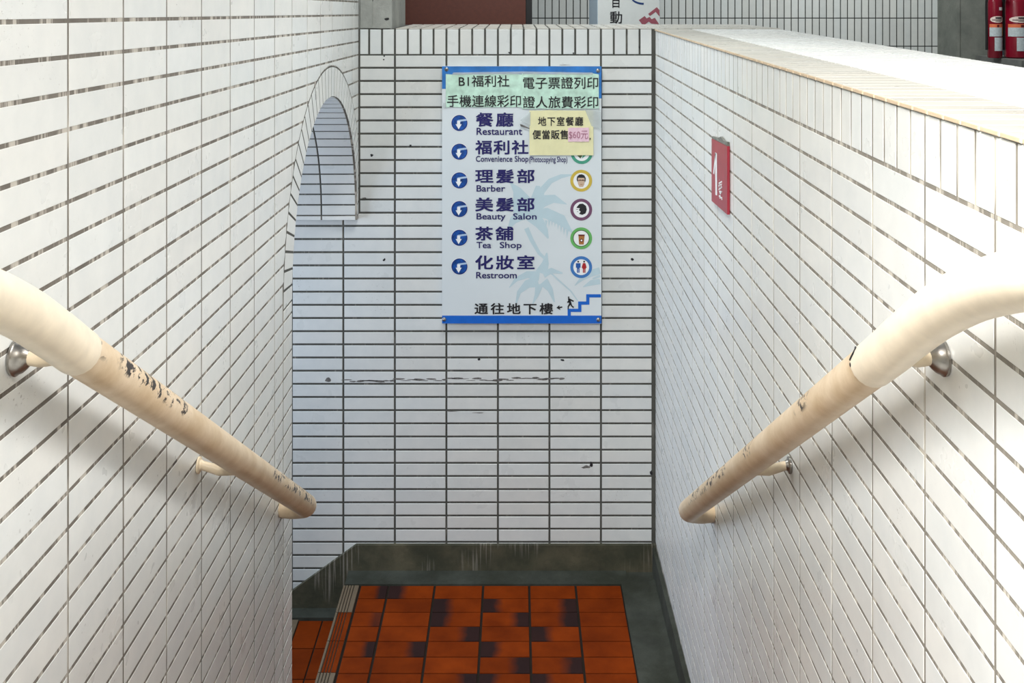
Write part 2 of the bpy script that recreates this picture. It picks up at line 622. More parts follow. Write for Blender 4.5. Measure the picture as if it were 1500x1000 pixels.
# coping: edge strip, then broad ledge
nseg = int((D - Y0) / SW)
for i in range(nseg):
    y0 = D - (i + 1) * SW
    y1 = y0 + SW
    for xa, xb, m in ((XR - 0.003, 0.80, 'tile_top'), (0.80, 1.08, 'tile_ledge'), (1.08, 1.203, 'tile_ledge')):
        g = 0.0032
        f = lambda x, y: (x, y, ztop(y) - 0.008)
        tn = jit(0.12 if m == 'tile_top' else 0.03, 0.02)
        ga = 0 if xa < XR else g
        w.tile([f(xa + ga, y0 + g), f(xb - g, y0 + g), f(xb - g, y1 - g), f(xa + ga, y1 - g)], nU, 0.008, m, tn)
        if xa < XR:      # unglazed front edge of the coping tile
            w.tile([(xa, y0 + g, ztop(y0) - 0.007), (xa, y1 - g, ztop(y1) - 0.007), (xa, y1 - g, ztop(y1) - 0.001), (xa, y0 + g, ztop(y0) - 0.001)],
                   nR, 0.002, 'edge', jit(0.2), 0.0006)
o = w.build('wall_right')
structure(o, 'white tiled parapet wall with broad ledge beside the descending stair', 'wall')

# ------------------------------------------------------------------ left wall with the arched opening
w = MB()
AC, AZ, AA, AB = 4.02, -0.98, 0.66, 0.60       # arch centre (y, z) and half axes
RW = 0.120                                     # width of the ring of upright tiles
TH = 0.35
YN = AC - AA                                   # near jamb


def arch(t, off=0.0):
    return AC + (AA + off) * math.cos(t), AZ + (AB + off) * math.sin(t)


prof = [(-1.5, -2.9), (YN, -2.9), (YN, AZ)]
NA = 40
for i in range(1, NA):
    prof.append(arch(math.pi - math.pi * i / NA))
prof += [(AC + AA, AZ), (AC + AA, AZ - 0.02), (D - 0.0005, AZ - 0.02), (D - 0.0005, 2.0), (-1.5, 2.0)]
w.prism([(xl(y), y, z) for y, z in prof], (-TH, 0, 0), 'grout_left')
nL = Vector((1, 0.0075, 0)).normalized()


def lp(y, z, skew=True):
    return (xl(y), y, z + (SL * (y - D) if skew else 0))


def outer(y):
    """height of the ring's outer edge above y, or None outside it"""
    u = (y - AC) / (AA + RW)
    return AZ + (AB + RW) * math.sqrt(1 - u * u) if abs(u) < 1 else None


g = J / 2
for k in range(-14, 14):
    ya, yb = YL + k * L, min(YL + (k + 1) * L, D)
    if yb - ya < 0.015 or ya < -1.5:
        continue
    r = -40
    while Z0 - (r + 1) * P > -2.85:
        zt, zb = Z0 - r * P, Z0 - (r + 1) * P
        r += 1
        if zt > 0.6:
            continue
        a, b_, lo, hi = ya + g, yb - g, zb + g, zt - g
        sk = SL * ((a + b_) / 2 - D)
        if b_ <= AC - AA - RW:
            w.tile([lp(a, lo), lp(b_, lo), lp(b_, hi), lp(a, hi)], nL, T, 'tile', jit(0.05))
            continue
        if hi + sk < AZ:
            b2 = min(b_, AC - AA - RW - g)
            if b2 - a > 0.02:
                w.tile([lp(a, lo), lp(b2, lo), lp(b2, hi), lp(a, hi)], nL, T, 'tile', jit(0.05))
            continue
        # cut against the ring
        n = 14
        run = []
        runs = []
        for i in range(n + 1):
            y = a + (b_ - a) * i / n
            oz = outer(y)
            s2 = SL * (y - D)
            low = lo if oz is None else max(lo, oz + g - s2)
            if oz is None and y < AC and lo + s2 < AZ and y > AC - AA - RW - g:
                low = 99
            if low < hi - 0.004:
                run.append((y, low))
            elif run:
                runs.append(run)
                run = []
        if run:
            runs.append(run)
        for rn in runs:
            if len(rn) < 2:
                continue
            bot = [rn[0]] + [rn[i] for i in range(1, len(rn) - 1) if abs(rn[i][1] - lo) > 1e-6 or abs(rn[i - 1][1] - lo) > 1e-6 or abs(rn[i + 1][1] - lo) > 1e-6] + [rn[-1]]
            pts = [lp(y, z) for y, z in bot] + [lp(rn[-1][0], hi), lp(rn[0][0], hi)]
            w.tile(pts, nL, T, 'tile', jit(0.05), 0.0006)
# dark mortar bed of the ring and the soffit
bed_o = [lp(min(y, D - 0.001), z, False) for y, z in (arch(math.pi * i / 60, RW) for i in range(61))]
bed_i = [lp(y, z, False) for y, z in (arch(math.pi * i / 60) for i in range(61))]
for i in range(60):
    w.face([Vector(p) + nL * 0.0005 for p in (bed_i[i], bed_o[i], bed_o[i + 1], bed_i[i + 1])], 'grout_dark')
    (ya, za), (yb, zb) = arch(math.pi * i / 60, -0.0005), arch(math.pi * (i + 1) / 60, -0.0005)
    w.face([(-0.7335, ya, za), (-0.7335, yb, zb), (-1.088, yb, zb), (-1.088, ya, za)], 'grout_dark')
# the ring of upright tiles
NV = 37
for i in range(NV):
    t0 = math.pi * i / NV
    t1 = math.pi * (i + 1) / NV
    d_ = 0.0042 / 0.68
    t0, t1 = t0 + d_, t1 - d_
    q = [arch(t0, 0.001), arch(t1, 0.001), arch(t1, RW - 0.004), arch(t0, RW - 0.004)]
    q = [(min(y, D - 0.004), z) for y, z in q]
    if abs(q[2][0] - q[0][0]) < 0.004 and i < 2:
        pass
    w.tile([lp(y, z, False) for y, z in q], nL, 0.0013, 'tile', jit(0.05), 0.0006)
# half tiles down the near jamb
r = 0
while Z0 - (r + 1) * P > -2.85:
    zt, zb = Z0 - r * P, Z0 - (r + 1) * P
    r += 1
    zc_ = AZ - SL * (3.3 - D) - 0.003
    if zb > zc_ - 0.02:
        continue
    zt = min(zt, zc_ + g)
    w.tile([lp(YN - RW + g, zb + g), lp(YN - 0.001, zb + g), lp(YN - 0.001, zt - g), lp(YN - RW + g, zt - g)], nL, 0.0013, 'tile', jit(0.05))
# soffit tiles of the arch
xs = [(-0.733, -0.883), (-0.890, -1.085)]
NI = 38
for i in range(NI):
    t0 = math.pi * i / NI + 0.006
    t1 = math.pi * (i + 1) / NI - 0.006
    for xa, xb in xs:
        (ya, za), (yb, zb) = arch(t0), arch(t1)
        tm = (t0 + t1) / 2
        nn = Vector((0, -math.cos(tm) / AA, -math.sin(tm) / AB)).normalized()
        w.tile([(xa, ya, za), (xb, ya, za), (xb, yb, zb), (xa, yb, zb)], nn, 0.003, 'tile_far', jit(0.06))
for xa, xb in xs:
    w.tile([(xa, AC + AA, AZ - 0.02), (xb, AC + AA, AZ - 0.02), (xb, AC + AA, AZ - 0.003), (xa, AC + AA, AZ - 0.003)], nF, 0.003, 'tile', jit(0.03), 0.0008)
# near jamb end face, seen only from the landing
r = 0
while Z0 - (r + 1) * P > -2.85:
    zt, zb = Z0 - r * P, Z0 - (r + 1) * P
    r += 1
    if zt < AZ:
        for xa, xb in xs:
            w.tile([(xa, YN, zb + g), (xb, YN, zb + g), (xb, YN, zt - g), (xa, YN, zt - g)], (0, 1, 0), T, 'tile', jit(0.05))
o = w.build('wall_left')
structure(o, 'white tiled stairwell wall with an arched opening towards the lower flight', 'wall')

# ------------------------------------------------------------------ landing floor, lower treads, gutters
w = MB()
w.box((-0.77, 3.35, ZL - 0.3), (XR, D, ZL - 0.004), 'joint')
cols = [-0.697, -0.569, -0.364, -0.148, 0.057, 0.264, 0.469]
burn = {(0, 0): 'R', (0, 1): 'L', (1, 2): 'L', (1, 3): 'L', (1, 4): 'R', (2, 0): 'r', (2, 2): 'L', (2, 3): 'R', (2, 4): 'R', (3, 2): 'R', (3, 4): 'L',
        (4, 0): 'R', (4, 1): 'R', (4, 3): 'L', (5, 3): 'R', (5, 4): 'R', (6, 2): 'R', (6, 3): 'L', (6, 4): 'L', (8, 1): 'R', (8, 4): 'L', (9, 2): 'L', (10, 3): 'R'}
yb = 4.597
for i in range(12):
    y1, y0 = yb - i * 0.1, yb - (i + 1) * 0.1
    for c in range(6):
        x0, x1 = cols[c], cols[c + 1]
        bb = burn.get((i, c), '')
        tn = (0.82 + 0.25 * random.random(), {'L': 1.0, 'l': 0.5}.get(bb, 0), {'R': 1.0, 'r': 0.6}.get(bb, 0))
        gx = 0.005
        gy = 0.0028
        w.tile([(x0 + gx, y0 + gy, ZL - 0.004), (x1 - gx, y0 + gy, ZL - 0.004), (x1 - gx, y1 - gy, ZL - 0.004), (x0 + gx, y1 - gy, ZL - 0.004)],
               nU, 0.004, 'orange', tn, 0.0015, [(0, 0), (1, 0), (1, 1), (0, 1)])
o = w.build('floor')
structure(o, 'orange quarry tile landing with dark firing marks at the stair foot', 'floor')

# ribbed nosing along the landing edge
w = MB()
ys = [4.597, 4.394, 4.197, 4.0, 3.8, 3.6, 3.4]
for i in range(6):
    y1, y0 = ys[i] - 0.002, ys[i + 1] + 0.002
    m = 'nosing_worn' if i in (0, 3) else 'orange'
    w.box((-0.768, y0, ZL - 0.03), (-0.702, y1, ZL - 0.002), 'nosing_groove')
    for j in range(4):
        x0 = -0.772 + j * 0.0125
        w.tile([(x0, y0, ZL - 0.003), (x0 + 0.0085, y0, ZL - 0.003), (x0 + 0.0085, y1, ZL - 0.003), (x0, y1, ZL - 0.003)], nU, 0.005, m if j else 'nosing_worn', (0.9, 0, 0), 0.001)
    w.tile([(-0.722, y0, ZL - 0.003), (-0.703, y0, ZL - 0.003), (-0.703, y1, ZL - 0.003), (-0.722, y1, ZL - 0.003)], nU, 0.005, m, (0.9, 0, 0), 0.001)
o = w.build('trim_1')
structure(o, 'ribbed tile nosing along the edge of the orange landing', 'stair nosing')

# lower flight, going down behind the arched opening
w = MB()
zt = ZL
xe = -0.767
for s in range(6):
    zt -= 0.17
    x1, x0 = xe, xe - 0.28
    w.box((x0, 3.36, zt - 0.4), (x1 + 0.0, D, zt - 0.004), 'joint')
    for a, b_ in ((0.0, 0.103), (0.103, 0.21)):
        for q in range(6):
            y1 = 4.62 - q * 0.2
            y0 = y1 - 0.2
            w.tile([(x1 - b_ + 0.003, y0 + 0.003, zt - 0.004), (x1 - a - 0.003, y0 + 0.003, zt - 0.004), (x1 - a - 0.003, y1 - 0.003, zt - 0.004), (x1 - b_ + 0.003, y1 - 0.003, zt - 0.004)],
                   nU, 0.004, 'orange', (0.8 + 0.2 * random.random(), 0, 0), 0.0015)
    w.box((x0, 3.36, zt - 0.002), (x0 + 0.068, 4.62, zt + 0.003), 'nosing_worn')
    w.box((x0, 4.62, zt - 0.01), (x1, D - 0.001, zt + 0.012), 'cement')
    xe = x0
o = w.build('lower_stairs')
structure(o, 'orange tiled lower flight turning off the landing under the arch', 'stairs')

# upper flight, from the hall floor down to the landing
w = MB()
for s in range(8):
    z1 = ZG - s * 0.17
    ya = -1.5 if s == 0 else 1.35 + (s - 1) * 0.285
    yb_ = 1.35 + s * 0.285
    w.box((-0.722, ya, z1 - 0.5), (XR, yb_, z1 - 0.004), 'joint')
    if s == 0:
        w.box((-0.722, ya, z1 - 0.004), (XR, yb_ - 0.07, z1), 'floor')
    else:
        nx = 6
        for q in range(nx):
            xa = -0.72 + q * (1.358 / nx)
            for a, b_ in ((0, 0.1), (0.1, 0.215)):
                w.tile([(xa + 0.003, ya + a + 0.003, z1 - 0.004), (xa + 0.223, ya + a + 0.003, z1 - 0.004), (xa + 0.223, ya + b_ - 0.003, z1 - 0.004), (xa + 0.003, ya + b_ - 0.003, z1 - 0.004)],
                       nU, 0.004, 'orange', (0.85 + 0.2 * random.random(), 0, 0), 0.0015)
    w.box((-0.722, yb_ - 0.068, z1 - 0.004), (XR, yb_ + 0.004, z1 + 0.003), 'nosing_worn')
o = w.build('stairs')
structure(o, 'orange tiled stair descending between the two handrails', 'stairs')

# cement gutters round the landing
w = MB()
zt = ZL + 0.006
out = [(-0.767, 4.597), (0.469, 4.597), (0.469, 3.36), (XR, 3.36), (XR, D), (-0.767, D)]
w.prism([(x, y, ZL - 0.05) for x, y in out], (0, 0, zt - ZL + 0.05), 'cement')
# soft fillet where gutter meets the walls
n = 8
rings = []
for x, y in ((-0.767, D), (0.50, D)):
    rings.append([(x, D - 0.001, ZL), (x, D - 0.09, ZL)] + [(x, D - 0.09 + 0.089 * (i / n), zt + 0.010 * (1 - math.cos(math.pi / 2 * i / n))) for i in range(n + 1)])
w.grid(rings, 'cement')
rings = []
for y in (3.36, 4.2, 4.62):
    rings.append([(XR - 0.001, y, ZL), (XR - 0.05, y, ZL)] + [(XR - 0.05 + 0.049 * (i / n), y, zt + 0.022 * (1 - math.cos(math.pi / 2 * i / n))) for i in range(n + 1)])
w.grid(rings, 'cement')
o = w.build('trim_2')
structure(o, 'grey green cement gutter edging the orange landing', 'gutter')

# skirting of the end wall, dropping along the lower flight
w = MB()
sk = [(XR - 0.001, ZBASE), (-0.733, ZBASE), (-1.037, -2.706), (-2.5, -3.76), (-2.5, -4.3), (-0.9, -3.0), (XR - 0.001, -2.66)]
w.prism([(x, D - 0.02, z) for x, z in sk], (0, 0.0195, 0), 'mossy')
o = w.build('baseboard_back')
structure(o, 'dark mossy concrete skirting with pale drips under the end wall', 'skirting')
w = MB()
w.prism([(XR - 0.018, 3.36, -2.62), (XR - 0.018, D - 0.021, -2.62), (XR - 0.018, D - 0.021, -2.497), (XR - 0.018, 3.55, -2.497), (XR - 0.018, 3.36, -2.41)], (0.0175, 0, 0), 'cement')
w.prism([(XR - 0.018, 3.36, -2.62), (XR - 0.018, 3.36, -2.41), (XR - 0.018, 1.35, -1.14), (XR - 0.018, 1.35, -1.27)], (0.0175, 0, 0), 'cement')
o = w.build('baseboard_right')
structure(o, 'cement skirting at the foot of the parapet wall', 'skirting')

# ------------------------------------------------------------------ hall beyond the parapet
w = MB()
w.box((-3.0, 5.513, ZG - 0.1), (7.0, 9.5, ZG), 'floor')
w.box((1.2, -3.0, ZG - 0.1), (7.0, 5.513, ZG), 'floor')
w.box((-0.72, -4.0, ZG - 0.1), (1.2, -1.5, ZG), 'floor')
o = w.build('floor_upper')
structure(o, 'grey floor of the hall behind the tiled parapet', 'floor')
w = MB()
YB = 8.63
w.box((-3.0, YB, ZG), (7.0, YB + 0.25, 2.0), 'grout_black')
XJ = (973.5 - CX) * YB / F
for k in range(-56, 64):
    xa = XJ + k * SW
    if xa > 3.53 or xa < -2.2:
        continue
    for r in range(-3, 5):
        za = -0.152 + r * 0.236
        if za < ZG:
            continue
        w.tile([(xa + 0.004, YB, za + 0.004), (xa + SW - 0.004, YB, za + 0.004), (xa + SW - 0.004, YB, za + 0.236 - 0.004), (xa + 0.004, YB, za + 0.236 - 0.004)],
               nF, 0.002, 'tile_grey', jit(0.1))
o = w.build('wall_hall')
structure(o, 'pale grey wall of upright tiles across the hall', 'wall')

# concrete pier standing on the end parapet, against the tiled wall
w = MB()
xa = px(574, 0, D)[0]
n = 6
w.box((-1.15, D + 0.004, ZT + 0.001), (xa, 5.28, 2.0), 'concrete')
w.box((-0.715, D - 0.004, ZT + 0.004), (-0.66, D + 0.01, 2.0), 'concrete')        # rough upright fillet in the corner
w.prism([(-0.66, D - 0.006, ZT + 0.004), (xa - 0.006, D - 0.006, ZT + 0.004), (xa - 0.03, D - 0.006, ZT + 0.03), (-0.60, D - 0.006, ZT + 0.034), (-0.66, D - 0.006, ZT + 0.018)], (0, 0.02, 0), 'concrete')
blob(w, px(566, 28, D)[0], px(566, 28, D)[1], 0.012, 0.007, 'black', 7, D + 0.003)
blob(w, px(545, 1, D)[0], px(545, 1, D)[1], 0.006, 0.006, 'black', 7, D + 0.003)
o = w.build('pillar')
structure(o, 'rough grey concrete pier on the end parapet beside the brown panel', 'pillar')

# column by the fire extinguishers
w = MB()
w.box((3.532, 8.24, ZG), (3.80, YB, 2.0), 'concrete_col')
w.box((3.525, 8.23, ZG), (3.55, 8.26, 2.0), 'concrete_col')
o = w.build('column')
structure(o, 'grey concrete column in front of the hall wall beside the extinguishers', 'column')

# dark recess panel behind the extinguishers with a ledge they stand on
w = MB()
w.box((3.80, 8.20, ZG), (4.9, 8.5, 2.0), 'navy_panel')
w.box((3.66, 7.45, ZG), (4.6, 8.20, -0.44), 'concrete_dark')
o = w.build('extinguisher_stand')
tag(o, 'dark grey block and panel carrying the red extinguishers beside the column', 'stand')

# ------------------------------------------------------------------ brown panel and signboard behind the parapet
YC = 6.3
b = thing('cabinet', (-0.3, YC, ZG), 'dark red brown cabinet behind the parapet, beside the concrete pier', 'cabinet')
xa, xb = px(593, 0, YC)[0], px(770, 0, YC)[0]
w = MB()
w.box((xa, YC, ZG + 0.06), (xb, YC + 0.45, 0.55), 'brown')
w.build('body', b)
w = MB()
w.box((xa + 0.02, YC + 0.02, ZG), (xb - 0.02, YC + 0.43, ZG + 0.06), 'black')
w.build('plinth', b)
w = MB()
w.box((xb + 0.001, YC + 0.01, ZG), (px(779.5, 0, YC)[0], YC + 0.44, 0.55), 'black')
s_ = w.build('side_post', b)
s_['label'] = 'black side post'
w = MB()
w.box((xa - 0.004, YC - 0.01, 0.551), (px(779.5, 0, YC)[0] + 0.004, YC + 0.46, 0.58), 'brown')
w.build('top', b)

sg = thing('signboard', (0.68, 6.3, ZG), 'tall white signboard with black characters, red chevrons and pale blue side', 'signboard')
A = Vector((px(875, 0, 6.2)[0], 6.2, 0))
Bk = Vector((px(863, 0, 6.5)[0], 6.5, 0))
dirn = (Bk - A).normalized()
wv = Vector((dirn.y, -dirn.x, 0))
if wv.x < 0:
    wv = -wv
W_ = 0.384


def sb(u, v, h):
    """point on the signboard: u along the front, v height relative to the eye, h out of the face"""
    p = A + wv * u - dirn * h
    return Vector((p.x, p.y, v))


w = MB()
z0_, z1_ = ZG + 0.001, 0.55
w.grid([[sb(0, z0_, 0), sb(W_, z0_, 0), sb(W_, z0_, -0.3), sb(0, z0_, -0.3)], [sb(0, z1_, 0), sb(W_, z1_, 0), sb(W_, z1_, -0.3), sb(0, z1_, -0.3)]], 'paleblue')
w.build('body', sg)
w = MB()
w.prism([sb(0.002, z0_ + 0.02, 0), sb(W_ - 0.002, z0_ + 0.02, 0), sb(W_ - 0.002, z1_ - 0.02, 0), sb(0.002, z1_ - 0.02, 0)], -dirn * 0.003, 'signwhite')
w.build('front_panel', sg)


# ------------------------------------------------------------------ lettering
def text_polys(body, spacing=1.0):
    cu = bpy.data.curves.new('lettering', 'FONT')
    cu.body = body
    cu.size = 1.0
    cu.space_character = spacing
    cu.resolution_u = 3
    o = bpy.data.objects.new('lettering', cu)
    C.objects.link(o)
    bpy.context.view_layer.update()
    me = bpy.data.meshes.new_from_object(o.evaluated_get(bpy.context.evaluated_depsgraph_get()))
    vs = [v.co.copy() for v in me.vertices]
    fs = [tuple(p.vertices) for p in me.polygons]
    bpy.data.objects.remove(o)
    bpy.data.curves.remove(cu)
    bpy.data.meshes.remove(me)
    return vs, fs


def text_into(mb, body, mapper, rect, m, spacing=1.0, bold=0.0):
    """writes body so that its outline fills rect = (u0, v0, u1, v1), mapped by mapper(u, v)"""
    vs, fs = text_polys(body, spacing)
    if not vs:
        return
    # heavier strokes: the same outline printed again, a hair's breadth aside
    if bold:
        v0s, f0s = vs, fs
        vs, fs = [], []
        for i, (dx, dy) in enumerate(((-1, -1), (1, -1), (-1, 1), (1, 1), (0, 0))):
            b_ = len(vs)
            vs += [Vector((v.x + dx * bold, v.y + dy * bold, i)) for v in v0s]
            fs += [tuple(b_ + k for k in f) for f in f0s]
    x0, x1 = min(v.x for v in vs), max(v.x for v in vs)
    y0, y1 = min(v.y for v in vs), max(v.y for v in vs)
    u0, v0, u1, v1 = rect
    s = mb.slot(m)
    base = len(mb.v)
    for v in vs:
        q = Vector(mapper(u0 + (v.x - x0) / (x1 - x0) * (u1 - u0), v0 + (v.y - y0) / (y1 - y0) * (v1 - v0)))
        mb.v.append((q.x, q.y - v.z * 0.00006, q.z))
    for f in fs:
        mb.f.append(tuple(base + i for i in f))
        mb.mi.append(s)
        mb.tint.append((1, 1, 1))
        mb.uv.append([(0.5, 0.5)] * len(f))


# lettering and marks of the signboard; positions are measured along its face
def su(xp):                     # photo column -> distance along the signboard front
    return (xp - 875) / (968 - 875) * W_


def sv(yp):
    return -yp * 6.21 / F


w = MB()
text_into(w, '動', lambda u, v: sb(u, v, 0.0042), (su(893.5), sv(34.5), su(911.5), sv(16.5)), 'ink', 1, 0.012)
text_into(w, '自', lambda u, v: sb(u, v, 0.0042), (su(897), sv(11.5), su(907.5), sv(-8)), 'ink', 1, 0.012)
w.build('lettering', sg)


def poly_on(mb, mapper, pts, m, t=0.0006, back=None):
    mb.face([mapper(u, v) for u, v in pts], m)


w = MB()
mp = lambda u, v: sb(su(u), sv(v), 0.0042)
k = 130 / 1500
Q = lambda x, y: (850 + x * k, y * k)
for pl in ([(1155, 235), (1305, 120), (1350, 170), (1350, 280), (1285, 200), (1185, 270)],
           [(995, 340), (1095, 270), (1130, 310), (1180, 285), (1215, 325), (1270, 300), (1345, 410), (1210, 400), (1165, 365), (1105, 410), (1050, 410)]):
    w.face([mp(*Q(*p)) for p in pl], 'chevron')
w.build('chevron_mark', sg)
w = MB()
ar = []
for i in range(9):
    a = math.radians(200 + 70 * i / 8)
    ar.append((943.5 + 20 * math.cos(a) * 1.0, -6 - 13 * math.sin(a) * 1.0))
inn = [(x + (943.5 - x) * 0.0 + 0.2, y - 2.9) for x, y in ar]
w.face([mp(*p) for p in ar + inn[::-1]], 'darkblue_mark')
w.build('arc_mark', sg)

# ------------------------------------------------------------------ information sign on the end wall
YS = D - 0.030                  # front of the board


def S(xp, yp, h=0.0):
    return Vector(((xp - CX) * YS / F, YS - h, -yp * YS / F))


sign = thing('information_sign', tuple(S(764.5, 473)), 'large blue and white floor directory sign on the tiled end wall', 'sign')


def sheet(x0, y0, x1, y1, h, t, m, mb=None):
    mb = mb or MB()
    mb.prism([S(x0, y1, h), S(x1, y1, h), S(x1, y0, h), S(x0, y0, h)], (0, -t, 0), m)
    return mb


w = MB()
w.prism([S(647.5, 473, -0.026), S(881, 474, -0.026), S(881, 98, -0.026), S(647.5, 97, -0.026)], (0, -0.026, 0), 'board')
w.build('board', sign)
w = MB()
sheet(647.5, 97, 881, 130, 0, 0.0008, 'blue_top', w)
sheet(877, 130, 881, 144, 0, 0.0008, 'blue_top', w)
w.build('top_band', sign)['label'] = 'faded blue top band'
w = MB()
sheet(647.5, 462, 881, 473.5, 0, 0.0008, 'blue', w)
w.build('bottom_band', sign)['label'] = 'blue bottom band'


# pale palm print
def frond(mb, pts, wid, m='palm', h=0.0006):
    """a tapering curved leaf through pts (photo px) with half widths wid"""
    n = len(pts)
    a, b_ = [], []
    for i in range(n):
        p = Vector(pts[i])
        d = Vector(pts[min(i + 1, n - 1)]) - Vector(pts[max(i - 1, 0)])
        nn = Vector((-d.y, d.x)).normalized()
        a.append(p + nn * wid[i])
        b_.append(p - nn * wid[i])
    for i in range(n - 1):
        q = [a[i], a[i + 1], b_[i + 1], b_[i]]
        mb.face([S(p.x, p.y, h) for p in q], m)


w = MB()
for pn, (pts, wid) in enumerate((
        ([(786, 300), (793, 280), (806, 265), (822, 258), (838, 256)], [7, 5, 4, 3, 1]),
        ([(780, 306), (795, 294), (812, 291), (830, 299)], [9, 9, 6, 0.5]),
        ([(780, 312), (800, 312), (822, 322), (838, 340)], [5, 8, 8, 1]),
        ([(776, 316), (790, 326), (798, 338), (803, 349)], [8, 8, 5, 1]),
        ([(770, 312), (752, 322), (744, 336)], [8, 6, 1]),
        ([(766, 302), (752, 296), (738, 297)], [8, 5, 1]),
        ([(768, 316), (765, 295), (757, 278), (748, 268)], [16, 14, 6, 1]),
        ([(782, 310), (786, 290), (788, 272)], [10, 8, 3]),
        ([(771, 334), (779, 352), (790, 371), (798, 378)], [3.5, 3, 2.5, 2]),
        ([(793, 400), (799, 385), (801, 370)], [9, 5, 1]),
        ([(790, 404), (772, 402), (756, 409), (746, 421)], [7, 5, 3, 0.5]),
        ([(788, 412), (772, 416), (760, 428), (756, 444)], [8, 6, 3, 1]),
        ([(790, 416), (786, 432), (780, 446)], [6, 3, 0.5]),
        ([(796, 412), (806, 424), (812, 442)], [7, 4, 1]),
        ([(796, 402), (808, 396), (824, 400)], [5, 4, 1]),
        ([(803, 396), (818, 410), (836, 426), (846, 440)], [1, 1.2, 1, 0.8]),
        ([(879, 396), (866, 400), (852, 408), (842, 418)], [5, 5, 3, 0.5]),
        ([(879, 412), (866, 414), (854, 420)], [4, 4, 0.5]),
        ([(879, 404), (868, 408)], [2, 1]))):
    frond(w, pts, wid, 'palm', 0.0003 + pn * 0.00002)
for i in range(9):              # ragged fringe hanging from the wide frond
    x = 794 + i * 4.4
    y = 322 + abs(i - 3) * 1.5 + max(0, i - 4) * 2.5
    w.face([S(x, y - 3, 0.00074), S(x + 1.0, y + 9, 0.00074), S(x + 3.6, y - 2, 0.00074)], 'palm')
w.build('palm_print', sign)['label'] = 'pale blue palm print'


def sheet_text(name, parent, rows, h, m, base=None):
    mb = MB()
    for body, x0, y0, x1, y1, spc, bold in rows:
        text_into(mb, body, lambda u, v: S(u, -v, h), (x0, -y1, x1, -y0), m, spc, bold)
    return mb.build(name, parent, base=base)


for body, x0, y0, x1, y1, spc, bold in (
        ('餐廳', 697, 164.5, 752, 185.5, 1.22, 0.020), ('福利社', 696, 205, 774, 226, 1.10, 0.022), ('理髮部', 696, 247.5, 783, 268, 1.22, 0.022),
        ('美髮部', 696, 289, 783, 309.5, 1.22, 0.022), ('茶舖', 696, 331.5, 752, 352, 1.22, 0.022), ('化妝室', 696, 373.5, 783, 394.5, 1.22, 0.022)):
    sheet_text('lettering', sign, [(body, x0, y0, x1, y1, spc, bold)], 0.0017, 'navy')
for body, x0, y0, x1, y1 in (('Restaurant', 698, 187, 765, 197.5), ('Convenience Shop', 697, 228, 774, 239.5), ('(Photocopying Shop)', 775, 229, 831, 240),
                             ('Barber', 698, 271, 740, 280.5), ('Beauty', 698, 312, 740.5, 324), ('Salon', 751.5, 312, 786, 321.3), ('Tea', 698, 354, 719.5, 363.3), ('Shop', 732, 354, 764, 366), ('Restroom', 697.5, 398, 757, 407.5)):
    sheet_text('lettering', sign, [(body, x0, y0, x1, y1, 1.0, 0.013)], 0.0017, 'navy')
sheet_text('lettering', sign, [('通往地下樓', 695, 443.5, 810, 460, 1.32, 0.020)], 0.0017, 'ink')


def disc(mb, cx, cy, r0, r1, h, m, n=36):
    """ring (r0 > 0) or full disc in photo px"""
    for i in range(n):
        a, b_ = 2 * math.pi * i / n, 2 * math.pi * (i + 1) / n
        o1, o2 = (cx + r1 * math.cos(a), cy + r1 * math.sin(a)), (cx + r1 * math.cos(b_), cy + r1 * math.sin(b_))
        if r0 > 0:
            i1, i2 = (cx + r0 * math.cos(a), cy + r0 * math.sin(a)), (cx + r0 * math.cos(b_), cy + r0 * math.sin(b_))
            mb.face([S(*o1, h), S(*o2, h), S(*i2, h), S(*i1, h)], m)
        else:
            mb.face([S(cx, cy, h), S(*o1, h), S(*o2, h)], m)


def shape(mb, pts, h, m):
    mb.face([S(x, y, h) for x, y in pts], m)


for cy in (180, 222, 264, 306, 348, 390):
    w = MB()
    disc(w, 673, cy, 0, 12.4, 0.0008, 'white')
    disc(w, 673, cy, 0, 11.8, 0.0012, 'disc_rim')
    disc(w, 673, cy, 0, 10.6, 0.0016, 'disc')
    root = w.build('arrow_roundel', sign)
    w = MB()
    shape(w, [(669.5, cy - 3.4), (671, cy - 4.4), (683.5, cy - 6.0), (684, cy - 3.4), (676, cy - 2.4), (674, cy - 1.4)], 0.0020, 'icewhite')
    shape(w, [(669.6, cy - 3), (674.0, cy - 3), (674.2, cy + 2), (676.4, cy + 1.6), (671.8, cy + 9.2), (667.4, cy + 1.6), (669.6, cy + 2)], 0.0022, 'white')
    ar = w.build('arrow', root, base=sign['_base'])
    ar['label'] = 'white bent arrow'

